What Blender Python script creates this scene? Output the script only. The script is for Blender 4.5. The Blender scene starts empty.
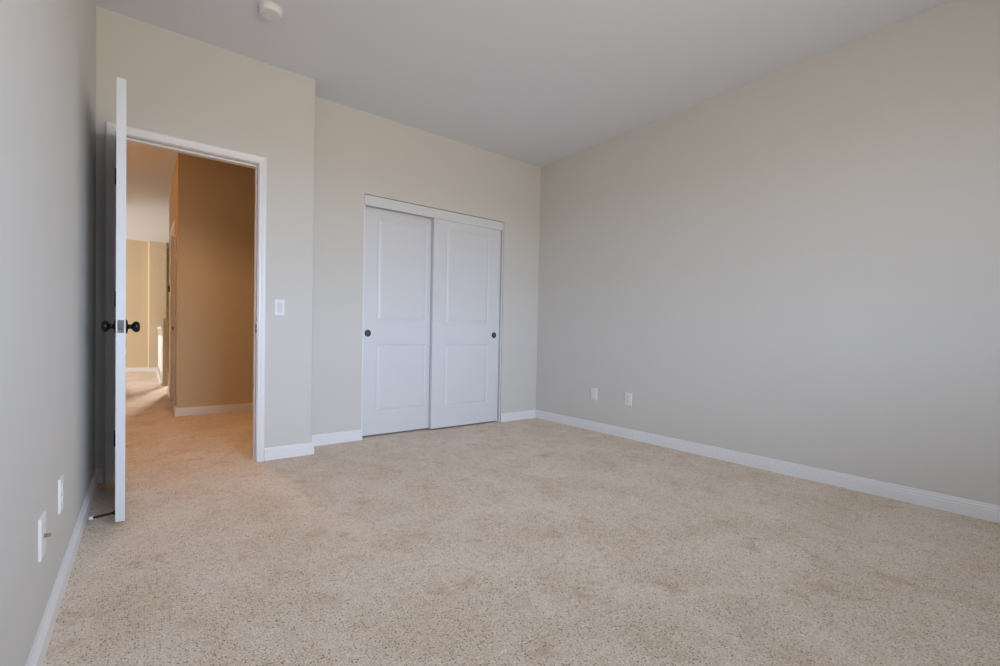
import bpy, bmesh, math, random
from mathutils import Vector, Matrix
C = bpy.context.scene.collection
SC = bpy.context.scene
PI = math.pi

# ------------------------------------------------------------------ camera
CAM_H = 0.9069
cd = bpy.data.cameras.new('camera'); cam = bpy.data.objects.new('camera', cd); C.objects.link(cam)
cd.sensor_fit = 'HORIZONTAL'; cd.sensor_width = 36.0
cd.lens = 443.785 / 1000 * 36.0
cd.shift_x = 53.578 / 1000; cd.shift_y = 8.857 / 1000
cd.clip_start = 0.02; cd.clip_end = 200
rx_, up_, bk_ = ((0.82725016, -0.56157202, 0.01714757), (-0.00378336, 0.02495196, 0.99968149), (-0.56182102, -0.82705155, 0.01851689))
m = Matrix.Identity(4)
for i, v in enumerate((rx_, up_, bk_)):
    for k in range(3): m[k][i] = v[k]
m.translation = (0, 0, CAM_H)
cam.matrix_world = m
SC.camera = cam

# ------------------------------------------------------------------ colour management, sky, daylight
vs = SC.view_settings
vs.view_transform = 'Standard'; vs.look = 'None'; vs.gamma = 1.0; vs.use_curve_mapping = False
vs.exposure = 0.26
SKY_LOW, SKY_HIGH, GROUND = (0.755, 0.875, 1.09), (0.60, 0.80, 1.05), (1.0, 0.90, 0.77)
LOW_S, HIGH_S, GROUND_S = 14.5, 2.5, 7.5

world = bpy.data.worlds.new('sky'); SC.world = world; world.use_nodes = True
nt = world.node_tree; nt.nodes.clear()
wo = nt.nodes.new('ShaderNodeOutputWorld'); bg = nt.nodes.new('ShaderNodeBackground')
tc = nt.nodes.new('ShaderNodeTexCoord'); sp = nt.nodes.new('ShaderNodeSeparateXYZ')
rm = nt.nodes.new('ShaderNodeMapRange'); cr = nt.nodes.new('ShaderNodeValToRGB')
rm.inputs['From Min'].default_value = -1; rm.inputs['From Max'].default_value = 1
nt.links.new(tc.outputs['Generated'], sp.inputs[0]); nt.links.new(sp.outputs['Z'], rm.inputs['Value'])
nt.links.new(rm.outputs[0], cr.inputs[0]); nt.links.new(cr.outputs[0], bg.inputs[0]); nt.links.new(bg.outputs[0], wo.inputs[0])
e = cr.color_ramp.elements
e[0].position = 0.485; e[0].color = tuple(c * GROUND_S for c in GROUND) + (1,)
e[1].position = 0.51; e[1].color = tuple(c * LOW_S for c in SKY_LOW) + (1,)
for p_, c_, k_ in ((0.69, SKY_LOW, LOW_S), (0.80, SKY_HIGH, HIGH_S)):
    q_ = e.new(p_); q_.color = tuple(c * k_ for c in c_) + (1,)

# world light shaped to darken the near right wall: full straight out, dimmed sideways
az = nt.nodes.new('ShaderNodeMapRange'); az.inputs['From Min'].default_value = -0.90; az.inputs['From Max'].default_value = -0.45
az.inputs['To Min'].default_value = 1.01; az.inputs['To Max'].default_value = 0.40
nt.links.new(sp.outputs['Y'], az.inputs['Value']); nt.links.new(az.outputs[0], bg.inputs['Strength'])

# window opening in the wall behind the camera
WX0, WX1, WZ0, WZ1 = 0.30, 2.30, 0.85, 2.30
BACK_Y = -1.0

def area(name, loc, direction, sx, sy, power, color, portal=False):
    l = bpy.data.lights.new(name, 'AREA'); l.shape = 'RECTANGLE'; l.size = sx; l.size_y = sy
    l.energy = power; l.color = color
    if portal: l.cycles.is_portal = True
    o = bpy.data.objects.new(name, l); C.objects.link(o); o.location = loc
    o.rotation_euler = Vector(direction).to_track_quat('-Z', 'Z').to_euler()
    return o
area('window_portal', ((WX0+WX1)/2, BACK_Y-0.13, (WZ0+WZ1)/2), (0, 1, 0), WX1-WX0, WZ1-WZ0, 1, (1, 1, 1), True)
# daylight arriving in the loft from its own windows, and in the stairwell
area('loft_daylight', (-4.6, 9.9, 1.5), (1, 0.05, -0.05), 2.2, 1.8, 138, (1.0, 0.98, 1.0))
area('stairwell_daylight', (1.25, 11.4, 2.2), (-1.45, -4.8, -2.1), 0.5, 0.6, 14, (1.0, 0.95, 0.9)).data.spread = math.radians(45)

# ------------------------------------------------------------------ materials
def mat(name, color, rough=0.5, metal=0.0, bump=None, spec=0.5):
    M = bpy.data.materials.new(name); M.use_nodes = True
    n = M.node_tree.nodes; b = n['Principled BSDF']; L = M.node_tree.links
    b.inputs['Base Color'].default_value = (*color, 1); b.inputs['Roughness'].default_value = rough
    b.inputs['Metallic'].default_value = metal; b.inputs['Specular IOR Level'].default_value = spec
    if bump:
        scale, strength, dist = bump
        t = n.new('ShaderNodeTexCoord'); no = n.new('ShaderNodeTexNoise'); bp = n.new('ShaderNodeBump')
        no.inputs['Scale'].default_value = scale; no.inputs['Detail'].default_value = 3
        bp.inputs['Strength'].default_value = strength; bp.inputs['Distance'].default_value = dist
        L.new(t.outputs['Object'], no.inputs['Vector']); L.new(no.outputs['Fac'], bp.inputs['Height']); L.new(bp.outputs[0], b.inputs['Normal'])
    return M

PAINT = mat('greige_wall_paint', (0.67, 0.651, 0.613), 0.75, bump=(90, 0.12, 0.002), spec=0.25)
TAN = mat('tan_hall_paint', (0.65, 0.545, 0.38), 0.75, bump=(90, 0.12, 0.002), spec=0.25)
CEIL = mat('white_ceiling_paint', (0.775, 0.80, 0.855), 0.85, bump=(60, 0.15, 0.002), spec=0.2)
WHITE = mat('white_semigloss_trim', (0.84, 0.84, 0.855), 0.38, bump=(25, 0.03, 0.001))
DOORW = mat('white_door_enamel', (0.72, 0.73, 0.755), 0.42, bump=(220, 0.03, 0.0005))
PLAST = mat('white_plastic', (0.82, 0.82, 0.82), 0.5, bump=(400, 0.02, 0.0002))
SLOT = mat('dark_slot', (0.07, 0.07, 0.07), 0.7, bump=(300, 0.05, 0.0002))
BRONZE = mat('oil_rubbed_bronze', (0.018, 0.013, 0.014), 0.28, 0.6, bump=(120, 0.04, 0.0003))
STEEL = mat('satin_nickel', (0.42, 0.41, 0.39), 0.35, 1.0, bump=(200, 0.03, 0.0002))
PLATE = mat('aged_metal_plate', (0.17, 0.155, 0.145), 0.55, 0.7, bump=(200, 0.03, 0.0002))
CUP = mat('bronze_cup_reflection', (0.075, 0.075, 0.09), 0.5, 0.3, bump=(200, 0.03, 0.0002))  # lighter than the rim: the cup's reflection is put into its colour
ROCK = mat('pale_grey_plastic', (0.70, 0.70, 0.72), 0.5, bump=(400, 0.02, 0.0002))
RUBBER = mat('white_rubber', (0.75, 0.75, 0.73), 0.7, bump=(200, 0.05, 0.0003))
BROWNP = mat('brown_plastic', (0.12, 0.07, 0.035), 0.5, bump=(200, 0.05, 0.0003))
LAMPG = mat('added_lamp_glass', (0.9, 0.85, 0.7), 0.4)  # glow of the two added hall lamps
LAMPG.node_tree.nodes['Principled BSDF'].inputs['Emission Color'].default_value = (1, 0.68, 0.35, 1)
LAMPG.node_tree.nodes['Principled BSDF'].inputs['Emission Strength'].default_value = 4.0

def glass_mat():
    M = bpy.data.materials.new('window_glass'); M.use_nodes = True
    n = M.node_tree.nodes; L = M.node_tree.links; n.clear()
    o = n.new('ShaderNodeOutputMaterial'); mx = n.new('ShaderNodeMixShader'); t = n.new('ShaderNodeBsdfTransparent'); g = n.new('ShaderNodeBsdfGlossy')
    g.inputs['Roughness'].default_value = 0.02; mx.inputs[0].default_value = 0.06
    L.new(t.outputs[0], mx.inputs[1]); L.new(g.outputs[0], mx.inputs[2]); L.new(mx.outputs[0], o.inputs[0])
    return M
GLASS = glass_mat()

def carpet_mat():
    M = bpy.data.materials.new('beige_cut_pile_carpet'); M.use_nodes = True
    n = M.node_tree.nodes; L = M.node_tree.links; b = n['Principled BSDF']
    b.inputs['Roughness'].default_value = 1.0; b.inputs['Specular IOR Level'].default_value = 0.05
    t = n.new('ShaderNodeTexCoord')
    def noise(scale, detail=2, rough=0.5, dist=0.0):
        x = n.new('ShaderNodeTexNoise'); x.inputs['Scale'].default_value = scale; x.inputs['Detail'].default_value = detail
        x.inputs['Roughness'].default_value = rough; x.inputs['Distortion'].default_value = dist
        L.new(t.outputs['Object'], x.inputs['Vector']); return x
    def ramp(src, p0, c0, p1, c1):
        r = n.new('ShaderNodeValToRGB'); r.color_ramp.elements[0].position = p0; r.color_ramp.elements[1].position = p1
        r.color_ramp.elements[0].color = (*c0, 1); r.color_ramp.elements[1].color = (*c1, 1); L.new(src, r.inputs[0]); return r
    def mix(kind, fac, a, bb):
        x = n.new('ShaderNodeMix'); x.data_type = 'RGBA'; x.blend_type = kind
        if isinstance(fac, float): x.inputs[0].default_value = fac
        else: L.new(fac, x.inputs[0])
        L.new(a, x.inputs[6]); L.new(bb, x.inputs[7]); return x.outputs[2]
    # trodden patches of the pile
    pn = noise(3.2, 5, 0.66, 0.5)
    patch = ramp(pn.outputs['Fac'], 0.36, (0.81, 0.68, 0.55), 0.64, (0.88, 0.770, 0.662))
    # tuft to tuft variation
    tuft = ramp(noise(170, 2, 0.6).outputs['Fac'], 0.28, (0.66, 0.64, 0.62), 0.66, (1.16, 1.16, 1.16))
    col = mix('MULTIPLY', 1.0, patch.outputs[0], tuft.outputs[0])
    spots = ramp(noise(7.5, 4, 0.6, 0.4).outputs['Fac'], 0.56, (0, 0, 0), 0.74, (0.65, 0.65, 0.65))
    brown = n.new('ShaderNodeRGB'); brown.outputs[0].default_value = (0.60, 0.45, 0.32, 1)
    col = mix('MIX', spots.outputs[0], col, brown.outputs[0])
    mid = ramp(noise(38, 3, 0.6).outputs['Fac'], 0.3, (0.90, 0.89, 0.88), 0.7, (1.06, 1.06, 1.06))
    col = mix('MULTIPLY', 1.0, col, mid.outputs[0])
    # dark flecks between tufts: some cells of a voronoi
    vo = n.new('ShaderNodeTexVoronoi'); vo.voronoi_dimensions = '2D'; vo.inputs['Scale'].default_value = 135; L.new(t.outputs['Object'], vo.inputs['Vector'])
    near = n.new('ShaderNodeMath'); near.operation = 'LESS_THAN'; near.inputs[1].default_value = 0.30; L.new(vo.outputs['Distance'], near.inputs[0])
    size = n.new('ShaderNodeMapRange'); size.inputs['To Min'].default_value = 0.14; size.inputs['To Max'].default_value = 0.42
    sx = n.new('ShaderNodeSeparateColor'); L.new(vo.outputs['Color'], sx.inputs[0]); L.new(sx.outputs[2], size.inputs['Value']); L.new(size.outputs[0], near.inputs[1])
    pick = n.new('ShaderNodeMath'); pick.operation = 'LESS_THAN'; pt_ = n.new('ShaderNodeMapRange'); pt_.inputs['From Min'].default_value = 0.40; pt_.inputs['From Max'].default_value = 0.62; pt_.inputs['To Min'].default_value = 0.55; pt_.inputs['To Max'].default_value = 0.24
    L.new(pn.outputs['Fac'], pt_.inputs['Value']); L.new(pt_.outputs[0], pick.inputs[1]); L.new(sx.outputs[0], pick.inputs[0])
    both = n.new('ShaderNodeMath'); both.operation = 'MULTIPLY'; L.new(near.outputs[0], both.inputs[0]); L.new(pick.outputs[0], both.inputs[1])
    dark = n.new('ShaderNodeRGB'); dark.outputs[0].default_value = (0.24, 0.145, 0.08, 1)
    amt = n.new('ShaderNodeMath'); amt.operation = 'MULTIPLY'; L.new(both.outputs[0], amt.inputs[0]); L.new(sx.outputs[1], amt.inputs[1])
    col = mix('MIX', amt.outputs[0], col, dark.outputs[0])
    L.new(col, b.inputs['Base Color'])
    bp = n.new('ShaderNodeBump'); bp.inputs['Strength'].default_value = 0.55; bp.inputs['Distance'].default_value = 0.006
    L.new(noise(150, 3, 0.65).outputs['Fac'], bp.inputs['Height']); L.new(bp.outputs[0], b.inputs['Normal'])
    return M
CARPET = carpet_mat()

# ------------------------------------------------------------------ helpers
def tag(o, label=None, cat=None, group=None, kind=None):
    if label: o['label'] = label
    if cat: o['category'] = cat
    if group: o['group'] = group
    if kind: o['kind'] = kind
    return o
def obj(name, bm, material, parent=None, smooth=False, bevel=0.0, loc=None):
    bmesh.ops.recalc_face_normals(bm, faces=bm.faces[:])
    me = bpy.data.meshes.new(name); bm.to_mesh(me); bm.free()
    o = bpy.data.objects.new(name, me); C.objects.link(o)
    me.materials.append(material)
    if smooth:
        for p in me.polygons: p.use_smooth = True
        md = o.modifiers.new('edge', 'EDGE_SPLIT'); md.split_angle = math.radians(40)
    if bevel:
        md = o.modifiers.new('bevel', 'BEVEL'); md.width = bevel; md.segments = 3; md.limit_method = 'ANGLE'
    if parent: o.parent = parent
    if loc: o.location = loc
    return o
def empty(name, loc, rz=0):
    o = bpy.data.objects.new(name, None); C.objects.link(o); o.location = loc; o.rotation_euler = (0, 0, rz); o.empty_display_size = 0.05
    return o
def box(bm, x0, x1, y0, y1, z0, z1):
    v = [bm.verts.new(p) for p in ((x0,y0,z0),(x1,y0,z0),(x1,y1,z0),(x0,y1,z0),(x0,y0,z1),(x1,y0,z1),(x1,y1,z1),(x0,y1,z1))]
    for f in ((0,3,2,1),(4,5,6,7),(0,1,5,4),(1,2,6,5),(2,3,7,6),(3,0,4,7)): bm.faces.new([v[i] for i in f])
def boxes(*bs):
    bm = bmesh.new()
    for b in bs: box(bm, *b)
    return bm
def lathe(bm, prof, origin, axis, seg=28):
    """surface of revolution: prof = [(radius, distance along axis)]"""
    q = Vector((0,0,1)).rotation_difference(Vector(axis)); rings = []
    for r, h in prof:
        ring = []
        for k in range(seg):
            a = 2*PI*k/seg
            ring.append(bm.verts.new(Vector(origin) + q @ Vector((r*math.cos(a), r*math.sin(a), h))))
        rings.append(ring)
    for a, b in zip(rings, rings[1:]):
        for k in range(seg): bm.faces.new((a[k], a[(k+1)%seg], b[(k+1)%seg], b[k]))
    bm.faces.new(rings[0][::-1]); bm.faces.new(rings[-1])
    return bm
def strip(bm, prof, path):
    """sweep a closed profile along stations; path = [fn(u,v)->point]"""
    rings = [[bm.verts.new(f(u, v)) for u, v in prof] for f in path]
    n = len(prof)
    for a, b in zip(rings, rings[1:]):
        for k in range(n): bm.faces.new((a[k], a[(k+1)%n], b[(k+1)%n], b[k]))
    bm.faces.new(rings[0][::-1]); bm.faces.new(rings[-1])
    return bm

# ------------------------------------------------------------------ dimensions (metres)
LX, RX = -0.2365, 3.572            # left and right walls
DY, CY = 3.256, 3.480              # door wall, closet wall
JX = 1.0244                        # corner where the door wall steps back
H = 2.738
T = 0.115
IL, IR, IT = -0.140, 0.636, 2.045  # clear door opening
CL, CRX, CT = 1.510, 3.050, 2.058  # closet opening
HY = 5.37                          # hall wall facing the door
HX = 0.274                         # its left corner
SIDE_END = 7.36

# ------------------------------------------------------------------ shell
def struct(name, bm, m, label, cat, parent=None, **k):
    o = obj(name, bm, m, parent, **k)
    return tag(o, label, cat, kind='structure')
struct('floor', boxes((-6.0, 4.0, -1.3, 13.0, -0.12, 0.0)), CARPET, 'beige speckled cut pile carpet across the bedroom and hall', 'carpet')
struct('ceiling', boxes((-6.0, 4.0, -1.3, 13.0, H, H+0.12)), CEIL, 'flat white ceiling over the empty bedroom', 'ceiling')
struct('wall_left', boxes((LX-T, LX, BACK_Y-0.1, DY, 0, H)), PAINT, 'greige wall on the left behind the open door', 'wall')
struct('wall_right', boxes((RX, RX+T, BACK_Y-0.1, CY+T, 0, H)), PAINT, 'long blank greige wall on the right', 'wall')
BT = 0.14
struct('wall_back', boxes((LX-T, WX0, BACK_Y-BT, BACK_Y, 0, H), (WX1, RX+T, BACK_Y-BT, BACK_Y, 0, H),
                          (WX0, WX1, BACK_Y-BT, BACK_Y, 0, WZ0), (WX0, WX1, BACK_Y-BT, BACK_Y, WZ1, H)), PAINT, 'greige wall with the window, behind the viewer', 'wall')
# door wall with its rounded outside corner
def entry_wall():
    bm = bmesh.new()
    box(bm, -1.3, IL-0.02, DY, DY+T, 0, H)
    box(bm, IL-0.02, IR+0.02, DY, DY+T, IT+0.02, H)
    r = 0.014; pts = [(IR+0.02, DY), ]
    for k in range(7):
        a = -PI/2 + k*PI/2/6
        pts.append((JX-r+r*math.cos(a), DY+r+r*math.sin(a)))
    pts += [(JX, CY+T), (JX-T, CY+T), (JX-T, DY+T), (IR+0.02, DY+T)]
    lo = [bm.verts.new((x, y, 0)) for x, y in pts]; hi = [bm.verts.new((x, y, H)) for x, y in pts]
    n = len(pts)
    for k in range(n): bm.faces.new((lo[k], lo[(k+1)%n], hi[(k+1)%n], hi[k]))
    bm.faces.new(lo[::-1]); bm.faces.new(hi)
    return bm
struct('wall_entry', entry_wall(), PAINT, 'greige wall around the open doorway', 'wall', smooth=True)
struct('wall_closet', boxes((JX, CL, CY, CY+T, 0, H), (CRX+0.010, RX, CY, CY+T, 0, H), (CL, CRX+0.010, CY, CY+T, CT+0.007, H)), PAINT, 'greige wall around the sliding closet doors', 'wall')
struct('wall_closet_inside', boxes((JX-T, RX+T, 4.15, 4.25, 0, H), (JX-T, JX, CY+T, 4.15, 0, H), (RX, RX+T, CY+T, 4.15, 0, H)), PAINT, 'plain wall inside the closet, behind the sliding doors', 'wall')
# hall
DZ0, DZ1, DZT = 5.66, 6.56, 2.075   # hall door opening on the side wall
struct('wall_hall', boxes((HX, 3.0, HY, HY+T, 0, H)), TAN, 'tan hall wall facing the bedroom doorway', 'wall')
struct('wall_hall_side', boxes((HX, HX+T, HY+T, DZ0, 0, H), (HX, HX+T, DZ1, SIDE_END, 0, H), (HX, HX+T, DZ0, DZ1, DZT, H)), TAN, 'tan hall wall running away beyond the near corner', 'wall')
struct('wall_hall_left', boxes((-1.4, -1.3, DY, 8.4, 0, H), (-6.0, -1.4, 8.3, 8.4, 0, H)), TAN, 'tan hall wall out of sight left of the doorway', 'wall')
struct('wall_hall_end', boxes((2.9, 3.0, 4.25, HY, 0, H)), TAN, 'tan wall closing the right end of the hall', 'wall')
def loft_wall():
    bm = boxes((-6.0, 0.10, 11.33, 12.2, 0, H))
    r = 0.026; x0, y0 = 0.052, 11.22
    pts = [(x0, 11.33)] + [(x0+r-r*math.cos(k*PI/12), y0+r-r*math.sin(k*PI/12)) for k in range(7)] + [(0.372, y0), (0.372, 12.2), (x0, 12.2)]
    strip(bm, pts, [lambda u, v: (u, v, 0), lambda u, v: (u, v, H)])
    return bm
struct('wall_loft', loft_wall(), TAN, 'sunlit tan wall at the far end beyond the hall', 'wall', smooth=True)
struct('wall_loft_left', boxes((-6.0, -5.9, 8.4, 11.33, 0, H)), TAN, 'tan wall of the loft, out of sight to the left', 'wall')
struct('wall_stairwell', boxes((0.372, 2.6, 12.1, 12.2, 0, H), (2.5, 2.6, HY, 12.1, 0, H)), TAN, 'shaded tan stairwell wall behind the newel post', 'wall')

# ------------------------------------------------------------------ baseboards
BH = 0.0863
BPROF = [(0, 0), (0.013, 0), (0.013, 0.054), (0.0085, 0.058), (0.0105, 0.067), (0.0058, 0.074), (0.0068, 0.080), (0.0045, BH), (0, BH)]
def base(name, segs, label):
    """segs: list of (start, end, normal) on the floor; the board stands on the side the normal points to"""
    bm = bmesh.new()
    for (a, b, nrm) in segs:
        strip(bm, BPROF, [lambda u, v, p=p: (p[0]+nrm[0]*u, p[1]+nrm[1]*u, v) for p in (a, b)])
    return struct(name, bm, WHITE, label, 'baseboard')
base('baseboard_left', [((LX, BACK_Y), (LX, DY-0.013), (1, 0))], 'white moulded baseboard along the left wall')
base('baseboard_right', [((RX, BACK_Y), (RX, CY), (-1, 0))], 'white moulded baseboard along the right wall')
base('baseboard_back', [((LX, BACK_Y), (RX, BACK_Y), (0, 1))], 'white baseboard under the window behind the viewer')
base('baseboard_entry', [((0.690, DY), (JX+0.013, DY), (0, -1)), ((LX, DY), (-0.199, DY), (0, -1)), ((JX, DY), (JX, CY-0.013), (1, 0))], 'white baseboard between the door casing and the corner')
base('baseboard_closet', [((JX+0.013, CY), (CL+0.006, CY), (0, -1)), ((CRX+0.010, CY), (RX-0.013, CY), (0, -1))], 'white baseboard either side of the closet')
base('baseboard_hall', [((HX-0.013, HY), (2.9, HY), (0, -1)), ((HX, HY), (HX, DZ0-0.075), (-1, 0)), ((HX, DZ1+0.075), (HX, SIDE_END), (-1, 0))], 'white baseboard along the tan hall wall')
base('baseboard_loft', [((-5.9, 11.33), (0.052, 11.33), (0, -1)), ((0.058, 11.22), (0.24, 11.22), (0, -1))], 'white baseboard at the foot of the far wall')

# ------------------------------------------------------------------ entry door frame
CW = 0.046
CPROF = [(0, 0), (0, 0.010), (0.004, 0.012), (0.016, 0.0125), (0.020, 0.0145), (0.034, 0.017), (0.041, 0.017), (CW, 0.014), (CW, 0)]
def casing(bm, l, r, t, to):
    """mitred three-sided casing; to(x, z, v) places a point"""
    strip(bm, CPROF, [lambda u, v: to(l-u, 0, v), lambda u, v: to(l-u, t+u, v), lambda u, v: to(r+u, t+u, v), lambda u, v: to(r+u, 0, v)])
bm = bmesh.new()
casing(bm, IL-0.005, IR+0.005, IT+0.003, lambda x, z, v: (x, DY-v, z))
casing(bm, IL-0.005, IR+0.005, IT+0.003, lambda x, z, v: (x, DY+T+v, z))
tr1 = struct('trim_1', bm, WHITE, 'white moulded frame around the open doorway', 'door frame')
j = obj('door_jamb', boxes((IL-0.02, IL, DY-0.001, DY+T+0.001, 0, IT+0.02), (IR, IR+0.02, DY-0.001, DY+T+0.001, 0, IT+0.02), (IL, IR, DY-0.001, DY+T+0.001, IT, IT+0.02)), WHITE, tr1, bevel=0.0015)
obj('jamb_stop', boxes((IL, IL+0.008, DY+0.040, DY+0.074, 0, IT), (IR-0.008, IR, DY+0.040, DY+0.074, 0, IT), (IL+0.008, IR-0.008, DY+0.040, DY+0.074, IT-0.011, IT)), WHITE, tr1, bevel=0.002)
s = obj('strike_plate', boxes((IR-0.002, IR+0.001, DY-0.002, DY+0.038, 0.886, 0.954)), STEEL, tr1, bevel=0.0008)
s['label'] = 'satin metal strike plate'
obj('strike_hole', boxes((IR-0.003, IR, DY+0.000, DY+0.034, 0.923, 0.949), (IR-0.003, IR, DY+0.000, DY+0.034, 0.891, 0.917)), SLOT, s)

# ------------------------------------------------------------------ doors
def slab(w, h, t, panels, x_off=0.0):
    """moulded two-panel slab, local x 0..w, y 0 (front)..t, z 0..h; both faces carry the panels"""
    bm = bmesh.new()
    RINGS = [(0.0, 0.0), (0.004, 0.0045), (0.011, 0.0075), (0.016, 0.0075), (0.036, 0.002), (0.040, 0.0015)]
    def face(y, sgn):
        def V(x, z, d=0.0): return bm.verts.new((x + x_off, y + sgn*d, z))
        xs = [0, panels[0][0], panels[0][1], w]
        zs = [0] + [c for p in panels for c in p[2:]] + [h]
        for i in range(3):
            for k in range(len(zs)-1):
                if i == 1 and k % 2 == 1:
                    x0, x1, z0, z1 = xs[1], xs[2], zs[k], zs[k+1]
                    prev = None
                    for ins, d in RINGS:
                        ring = [V(x0+ins, z0+ins, d), V(x1-ins, z0+ins, d), V(x1-ins, z1-ins, d), V(x0+ins, z1-ins, d)]
                        if prev:
                            for q in range(4): bm.faces.new((prev[q], prev[(q+1)%4], ring[(q+1)%4], ring[q]))
                        prev = ring
                    bm.faces.new(prev)
                else:
                    bm.faces.new((V(xs[i], zs[k]), V(xs[i+1], zs[k]), V(xs[i+1], zs[k+1]), V(xs[i], zs[k+1])))
    face(0, 1); face(t, -1)
    o = x_off
    for q in (((0,0,0),(0,t,0),(0,t,h),(0,0,h)), ((w,0,0),(w,t,0),(w,t,h),(w,0,h)), ((0,0,0),(w,0,0),(w,t,0),(0,t,0)), ((0,0,h),(w,0,h),(w,t,h),(0,t,h))):
        bm.faces.new([bm.verts.new((a+o, b, c)) for a, b, c in q])
    bmesh.ops.remove_doubles(bm, verts=bm.verts[:], dist=1e-5)
    return bm

# entry door: origin at the hinge pin; local +x runs to the latch edge, local y 0 is the room face
DW, DT, DZB = 0.748, 0.036, 0.023
DH = 2.027 - DZB
ang = math.atan2(-0.745, 0.023)     # opened a little short of square, towards the viewer
door = obj('door_1', slab(DW, DH, DT, [(0.12, DW-0.12, 0.225, 0.800-0.016), (0.12, DW-0.12, 1.03, DH-0.12)], x_off=0.006), DOORW)
door.location = (-0.1325, DY-0.008, DZB); door.rotation_euler = (0, 0, ang)
tag(door, 'white bedroom door standing open beside the left wall', 'door', kind='structure')
# local frame: x to latch, +y is the right-hand (hall) face after opening; shift so that y=0 face is the left one
KN = [(0.0325, 0), (0.0325, 0.004), (0.029, 0.0075), (0.014, 0.009), (0.0105, 0.013), (0.0105, 0.021), (0.015, 0.025), (0.0225, 0.030), (0.026, 0.037), (0.0262, 0.043), (0.023, 0.050), (0.016, 0.0545), (0.006, 0.056)]
kz = 0.914 - DZB
kx = DW + 0.006 - 0.060
k1 = obj('door_knob', lathe(bmesh.new(), KN, (kx, 0, kz), (0, -1, 0)), BRONZE, door, smooth=True)
k2 = obj('door_knob', lathe(bmesh.new(), KN, (kx, DT, kz), (0, 1, 0)), BRONZE, door, smooth=True)
k1['label'] = 'dark bronze round knob'; k2['label'] = 'dark bronze round knob'
lp = obj('latch_plate', boxes((DW+0.005, DW+0.0075, 0.006, 0.030, kz-0.029, kz+0.029)), PLATE, door, bevel=0.0008)
lp['label'] = 'satin metal latch plate'
lb = bmesh.new()
strip(lb, [(0.011, kz-0.013), (0.025, kz-0.013), (0.025, kz+0.013), (0.011, kz+0.013)], [lambda u, v: (DW+0.006, u, v), lambda u, v: (DW+0.011 if u < 0.02 else DW+0.017, u, v)])
obj('latch_bolt', lb, STEEL, lp, bevel=0.001)
for z in (0.212, 1.03, 1.746):
    hb = bmesh.new()
    lathe(hb, [(0.004, -0.004), (0.0072, 0), (0.0072, 0.089), (0.004, 0.093)], (0, -0.011, z-DZB), (0, 0, 1), 16)
    box(hb, 0.0, 0.0065, -0.012, 0.030, z-DZB, z-DZB+0.089)
    hg = obj('hinge', hb, BRONZE, door, smooth=True); hg['label'] = 'dark bronze butt hinge'
ds = bmesh.new()
lathe(ds, [(0.013, 0), (0.013, 0.003), (0.009, 0.008), (0.0055, 0.012), (0.005, 0.082)], (DW-0.045, 0, 0.052-DZB), (0.03, -1, -0.07), 18)
dso = obj('door_stop', ds, BRONZE, door, smooth=True); dso['label'] = 'dark rod door stop with white tip'
dt = bmesh.new()
ax = Vector((0.03, -1, -0.07)).normalized(); o0 = Vector((DW-0.045, 0, 0.052-DZB)) + ax*0.081
lathe(dt, [(0.0055, 0), (0.0078, 0.002), (0.0078, 0.011), (0.005, 0.015)], o0, ax, 18)
obj('rubber_tip', dt, RUBBER, dso, smooth=True)

# closet bypass doors
CH = 2.003
def closet_door(name, x0, w, y, label, pull_x):
    o = obj(name, slab(w, CH, 0.035, [(0.140, w-0.140, 0.190, 0.788), (0.140, w-0.140, 0.992, CH-0.115)]), DOORW)
    o.location = (x0, y, 0.016); tag(o, label, 'closet door', 'sliding closet doors', 'structure')
    p = bmesh.new()
    lathe(p, [(0.0295, 0), (0.0295, 0.0022), (0.027, 0.003), (0.0240, 0.0018), (0.0232, 0.0004)], (pull_x-x0, 0, 0.899-0.016), (0, -1, 0), 32)
    f = obj('finger_pull', p, BRONZE, o, smooth=True); f['label'] = 'dark round recessed finger pull'
    c = bmesh.new(); lathe(c, [(0.0232, 0.0003), (0.018, 0.0006), (0.009, 0.0007)], (pull_x-x0, 0, 0.899-0.016), (0, -1, 0), 32)
    obj('pull_cup', c, CUP, f, smooth=True)
    return o
closet_door('door_2', 1.522, 0.790, 3.532, 'left white two-panel sliding closet door', 1.581)
closet_door('door_3', 2.209, 0.811, 3.486, 'right white two-panel sliding closet door, overlapping in front', 2.953)
fr = struct('trim_2', boxes((CL, CRX, CY-0.006, CY+0.012, 1.973, CT)), DOORW, 'white fascia board over the sliding closet doors', 'closet trim', bevel=0.0015)
obj('closet_jamb', boxes((CL, CL+0.010, CY+0.001, CY+T, 0, CT), (CRX-0.012, CRX, CY-0.002, CY+T, 0, CT)), WHITE, fr, bevel=0.001)
obj('door_track', boxes((CL+0.012, CRX-0.014, CY+0.012, CY+0.100, 2.022, 2.050)), STEEL, fr)

# hall door in the side wall (seen almost edge-on) with its casing
bm = bmesh.new()
casing(bm, DZ0+0.005, DZ1-0.005, DZT, lambda y, z, v: (HX-v, y, z))
tr3 = struct('trim_3', bm, WHITE, 'door casing on the hall side wall, seen edge-on', 'door frame')
obj('door_jamb', boxes((HX+0.001, HX+T-0.002, DZ0, DZ0+0.015, 0, DZT), (HX+0.001, HX+T-0.002, DZ1-0.015, DZ1, 0, DZT), (HX+0.001, HX+T-0.002, DZ0+0.015, DZ1-0.015, DZT-0.015, DZT)), WHITE, tr3)
hw = DZ1-DZ0-0.036
d4 = obj('door_4', slab(hw, DZT-0.035, 0.035, [(0.12, hw-0.12, 0.22, 0.78), (0.12, hw-0.12, 1.0, DZT-0.155)]), DOORW)
d4.location = (HX+0.05, DZ1-0.018, 0.015); d4.rotation_euler = (0, 0, -PI/2)
tag(d4, 'closed white door in the hall side wall, seen edge-on', 'door', kind='structure')
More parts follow.
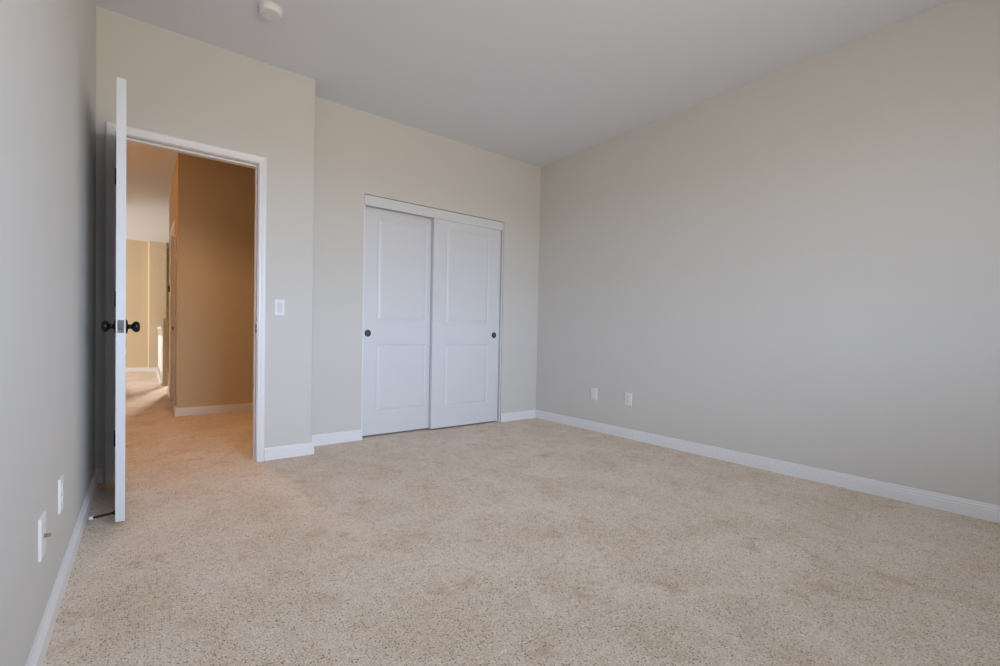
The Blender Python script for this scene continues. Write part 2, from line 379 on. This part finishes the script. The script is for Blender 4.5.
hk = obj('door_knob', lathe(bmesh.new(), KN, (0.06, 0, 0.9), (0, -1, 0), 20), STEEL, d4, smooth=True)

# bedroom window behind the camera: frame, sash, glass
win = struct('window_1', boxes((WX0, WX0+0.05, BACK_Y-0.11, BACK_Y-0.04, WZ0, WZ1), (WX1-0.05, WX1, BACK_Y-0.11, BACK_Y-0.04, WZ0, WZ1),
     (WX0+0.05, WX1-0.05, BACK_Y-0.11, BACK_Y-0.04, WZ0, WZ0+0.05), (WX0+0.05, WX1-0.05, BACK_Y-0.11, BACK_Y-0.04, WZ1-0.05, WZ1),
     ((WX0+WX1)/2-0.03, (WX0+WX1)/2+0.03, BACK_Y-0.10, BACK_Y-0.05, WZ0+0.05, WZ1-0.05)), WHITE, 'white sliding window in the wall behind the viewer', 'window')
obj('window_pane', boxes((WX0+0.05, (WX0+WX1)/2-0.03, BACK_Y-0.08, BACK_Y-0.076, WZ0+0.05, WZ1-0.05), ((WX0+WX1)/2+0.03, WX1-0.05, BACK_Y-0.08, BACK_Y-0.076, WZ0+0.05, WZ1-0.05)), GLASS, win)
obj('window_sill', boxes((WX0-0.03, WX1+0.03, BACK_Y-0.04, BACK_Y+0.03, WZ0-0.02, WZ0)), WHITE, win, bevel=0.004)

# ------------------------------------------------------------------ wall plates: local plate in XZ, facing -Y
def plate_bm(w=0.070, h=0.1145, t=0.0068):
    bm = bmesh.new()
    prof = [(0, 0), (0.0, 0.0040), (0.0015, 0.0060), (0.0035, t)]
    rings = []
    for ins, d in prof:
        x, z = w/2-ins, h/2-ins
        rings.append([bm.verts.new(p) for p in ((-x, -d, -z), (x, -d, -z), (x, -d, z), (-x, -d, z))])
    for a, b in zip(rings, rings[1:]):
        for k in range(4): bm.faces.new((a[k], a[(k+1)%4], b[(k+1)%4], b[k]))
    bm.faces.new(rings[-1]); bm.faces.new(rings[0][::-1])
    return bm
def screw(parent, z, y=-0.0066):
    return obj('screw', lathe(bmesh.new(), [(0.0032, 0), (0.0032, 0.0006), (0.002, 0.0011)], (0, y, z), (0, -1, 0), 14), PLAST, parent, smooth=True)
def rounded_receptacle(zc):
    bm = bmesh.new(); pts = []
    r, hh = 0.0172, 0.0140                     # circle with flat top and bottom
    a0 = math.asin(hh/r)
    for s0 in (0, 1):
        for k in range(9):
            a = -a0 + 2*a0*k/8 + s0*PI
            pts.append((r*math.cos(a), r*math.sin(a)))
    strip(bm, pts, [lambda u, v: (u, -0.0060, zc+v), lambda u, v: (u, -0.0090, zc+v)])
    return bm
def slots(zc):
    bm = boxes((-0.0075, -0.0055, -0.0094, -0.0089, zc-0.001, zc+0.008), (0.0055, 0.0072, -0.0094, -0.0089, zc, zc+0.0075))
    lathe(bm, [(0.0026, 0), (0.0026, 0.0004)], (0, -0.0090, zc-0.0065), (0, -1, 0), 14)
    return bm
def outlet(loc, rz, label):
    t = empty('power_outlet', loc, rz); tag(t, label, 'outlet', 'duplex outlets low on the walls')
    obj('face_plate', plate_bm(), PLAST, t)
    for zc in (-0.0195, 0.0195):
        r = obj('receptacle', rounded_receptacle(zc), PLAST, t)
        obj('socket_slot', slots(zc), SLOT, r)
    screw(t, 0)
    return t
o_r = outlet((RX, 2.352, 0.349), -PI/2, 'white duplex outlet on the right wall, nearer of the pair')
def dup(root, loc, rz, label):
    r = root.copy(); C.objects.link(r); r.location = loc; r.rotation_euler = (0, 0, rz); r['label'] = label
    for ch in list(root.children):
        c = ch.copy(); C.objects.link(c); c.parent = r
        for g in list(ch.children):
            d = g.copy(); C.objects.link(d); d.parent = c
    return r
dup(o_r, (LX, 1.963, 0.342), PI/2, 'white duplex outlet low on the left wall, nearer the door')
dup(o_r, (-0.350, 11.33, 0.42), 0, 'white duplex outlet on the far tan wall beside the door edge')
# phone jack plate on the right wall
t = empty('phone_jack', (RX, 2.717, 0.351), -PI/2); tag(t, 'white jack wall plate on the right wall, nearer the closet corner', 'wall plate')
obj('face_plate', plate_bm(), PLAST, t)
jk = obj('jack_insert', boxes((-0.0165, 0.0165, -0.0084, -0.0060, -0.033, 0.033)), PLAST, t, bevel=0.001)
obj('jack_port', boxes((-0.006, 0.006, -0.0088, -0.0082, 0.012, 0.022)), PLAST, jk)
screw(t, 0.0485); screw(t, -0.0485)
# coax plate on the left wall
t = empty('coax_plate', (LX, 1.632, 0.327), PI/2); tag(t, 'white wall plate with protruding metal coax connector, left wall', 'wall plate')
obj('face_plate', plate_bm(), PLAST, t)
cb = bmesh.new()
lathe(cb, [(0.0075, 0), (0.0075, 0.003), (0.0062, 0.0032)], (0, -0.0055, 0), (0, -1, 0), 6)
pr = [(0.0048, 0.003)]
for k in range(7): pr += [(0.0050, 0.0036+k*0.0016), (0.0044, 0.0044+k*0.0016)]
pr += [(0.0044, 0.0165), (0.0015, 0.0165)]
lathe(cb, pr, (0, -0.0055, 0), (0, -1, 0), 18)
c = obj('coax_connector', cb, STEEL, t, smooth=True); c['label'] = 'threaded metal connector'
screw(t, 0.042); screw(t, -0.042)
# rocker switch beside the door
t = empty('light_switch', (0.783, DY, 1.071), 0); tag(t, 'white rocker light switch on the wall right of the doorway', 'light switch')
obj('face_plate', plate_bm(), PLAST, t)
rk = bmesh.new()
strip(rk, [(0.0060, -0.0330), (0.0078, -0.0330), (0.0074, 0.0), (0.0104, 0.0330), (0.0060, 0.0330)], [lambda u, v: (-0.0162, -u, v), lambda u, v: (0.0162, -u, v)])
obj('rocker', rk, ROCK, t, bevel=0.0006)
obj('rocker_surround', boxes((-0.0185, -0.0168, -0.0074, -0.006, -0.0352, 0.0352), (0.0168, 0.0185, -0.0074, -0.006, -0.0352, 0.0352), (-0.0168, 0.0168, -0.0074, -0.006, 0.0336, 0.0352), (-0.0168, 0.0168, -0.0074, -0.006, -0.0352, -0.0336)), PLAST, t)
screw(t, 0.0485); screw(t, -0.0485)

# ------------------------------------------------------------------ smoke detector
t = empty('smoke_detector', (0.582, 2.705, H)); tag(t, 'round white smoke detector on the ceiling near the doorway', 'smoke detector')
obj('base_plate', lathe(bmesh.new(), [(0.066, 0), (0.066, 0.004), (0.063, 0.007)], (0, 0, 0), (0, 0, -1), 40), PLAST, t, smooth=True)
obj('housing', lathe(bmesh.new(), [(0.060, 0.006), (0.0630, 0.009), (0.0630, 0.016), (0.052, 0.0300), (0.044, 0.0305), (0.043, 0.0290), (0.040, 0.0290), (0.039, 0.0305), (0.010, 0.0310)], (0, 0, 0), (0, 0, -1), 40), PLAST, t, smooth=True)
obj('test_button', lathe(bmesh.new(), [(0.009, 0), (0.009, 0.002), (0.007, 0.003)], (0.012, 0.004, -0.0308), (0, 0, -1), 20), PLAST, t, smooth=True)
obj('indicator_light', lathe(bmesh.new(), [(0.0025, 0), (0.002, 0.0012)], (-0.036, 0.012, -0.0300), (0, 0, -1), 12), SLOT, t, smooth=True)

# ------------------------------------------------------------------ hall furnishings
# unseen downlight added to warm the hall floor and lower wall
t = empty('added_downlight', (0.45, 4.30, H)); tag(t, 'added warm downlight in the hall ceiling, unseen above the doorway head', 'added light')
obj('trim_ring', lathe(bmesh.new(), [(0.095, 0), (0.093, 0.004), (0.074, 0.006), (0.072, 0.002)], (0, 0, 0), (0, 0, -1), 32), PLAST, t, smooth=True)
obj('lens', lathe(bmesh.new(), [(0.070, 0.0015), (0.070, 0.0045), (0.05, 0.006)], (0, 0, 0), (0, 0, -1), 32), LAMPG, t, smooth=True)
sl = bpy.data.lights.new('hall_warm_fill', 'SPOT'); sl.energy = 47; sl.color = (1.0, 0.58, 0.26); sl.spot_size = math.radians(115); sl.spot_blend = 0.8; sl.shadow_soft_size = 0.06
so = bpy.data.objects.new('hall_warm_fill', sl); C.objects.link(so); so.location = (0.45, 4.30, H-0.02)

# unseen sconce added to put orange light on the side wall and ceiling
t = empty('added_sconce', (-1.3, 5.1, 2.05), -PI/2); tag(t, 'added warm glass sconce in the hall, unseen left of the doorway', 'wall lamp')
obj('back_plate', lathe(bmesh.new(), [(0.055, 0), (0.055, 0.012), (0.02, 0.02), (0.012, 0.10)], (0, 0, 0), (0, 1, 0), 24), BRONZE, t, smooth=True)
obj('lamp_shade', lathe(bmesh.new(), [(0.045, -0.02), (0.06, 0.06), (0.075, 0.12), (0.070, 0.12), (0.040, -0.018)], (0, 0.11, 0), (0, 0, 1), 24), LAMPG, t, smooth=True)
pl = bpy.data.lights.new('sconce_orange_fill', 'POINT'); pl.energy = 9; pl.color = (1.0, 0.33, 0.02); pl.shadow_soft_size = 0.05
po = bpy.data.objects.new('sconce_orange_fill', pl); C.objects.link(po); po.location = (-1.16, 5.1, 2.23)

# thermostat
t = empty('thermostat', (HX, 7.03, 1.445), -PI/2); tag(t, 'small dark thermostat on the hall side wall, seen edge-on', 'thermostat')
obj('housing', boxes((-0.055, 0.055, -0.026, 0, -0.038, 0.038)), BROWNP, t, bevel=0.008)
obj('display', boxes((-0.03, 0.03, -0.0275, -0.0255, 0.002, 0.026)), SLOT, t)

# landing railing with its newel post
t = empty('stair_railing', (0.269, 8.39, 0)); tag(t, 'white landing railing with newel post at the top of the stairs', 'railing')
nb = boxes((-0.034, 0.034, -0.034, 0.034, 0, 1.045), (-0.037, 0.037, -0.037, 0.037, 0, 0.11), (-0.038, 0.038, -0.038, 0.038, 0.800, 0.815))
np_ = obj('newel_post', nb, TAN, t, bevel=0.002); np_['label'] = 'tan square newel post'
obj('post_cap', boxes((-0.044, 0.044, -0.044, 0.044, 1.045, 1.065), (-0.038, 0.038, -0.038, 0.038, 1.065, 1.078)), TAN, np_, bevel=0.004)
hp = [(-0.028, 0.0), (0.028, 0.0), (0.031, 0.018), (0.024, 0.038), (0.0, 0.045), (-0.024, 0.038), (-0.031, 0.018)]
hr = bmesh.new(); strip(hr, hp, [lambda u, v: (-0.030+u, 0.034, 0.905+v), lambda u, v: (-0.030+u, 2.82, 0.905+v)])
obj('handrail', hr, WHITE, t, smooth=True)
obj('shoe_rail', boxes((-0.062, 0.003, 0.034, 2.82, 0, 0.035)), WHITE, t, bevel=0.003)
for k in range(25):
    y = 0.13 + k*0.11
    b = boxes((-0.046, -0.014, y-0.016, y+0.016, 0.035, 0.16), (-0.046, -0.014, y-0.016, y+0.016, 0.78, 0.905))
    lathe(b, [(0.012, 0.16), (0.016, 0.20), (0.010, 0.26), (0.013, 0.45), (0.010, 0.68), (0.016, 0.74), (0.012, 0.78)], (-0.030, y, 0), (0, 0, 1), 10)
    obj('baluster', b, WHITE, t)
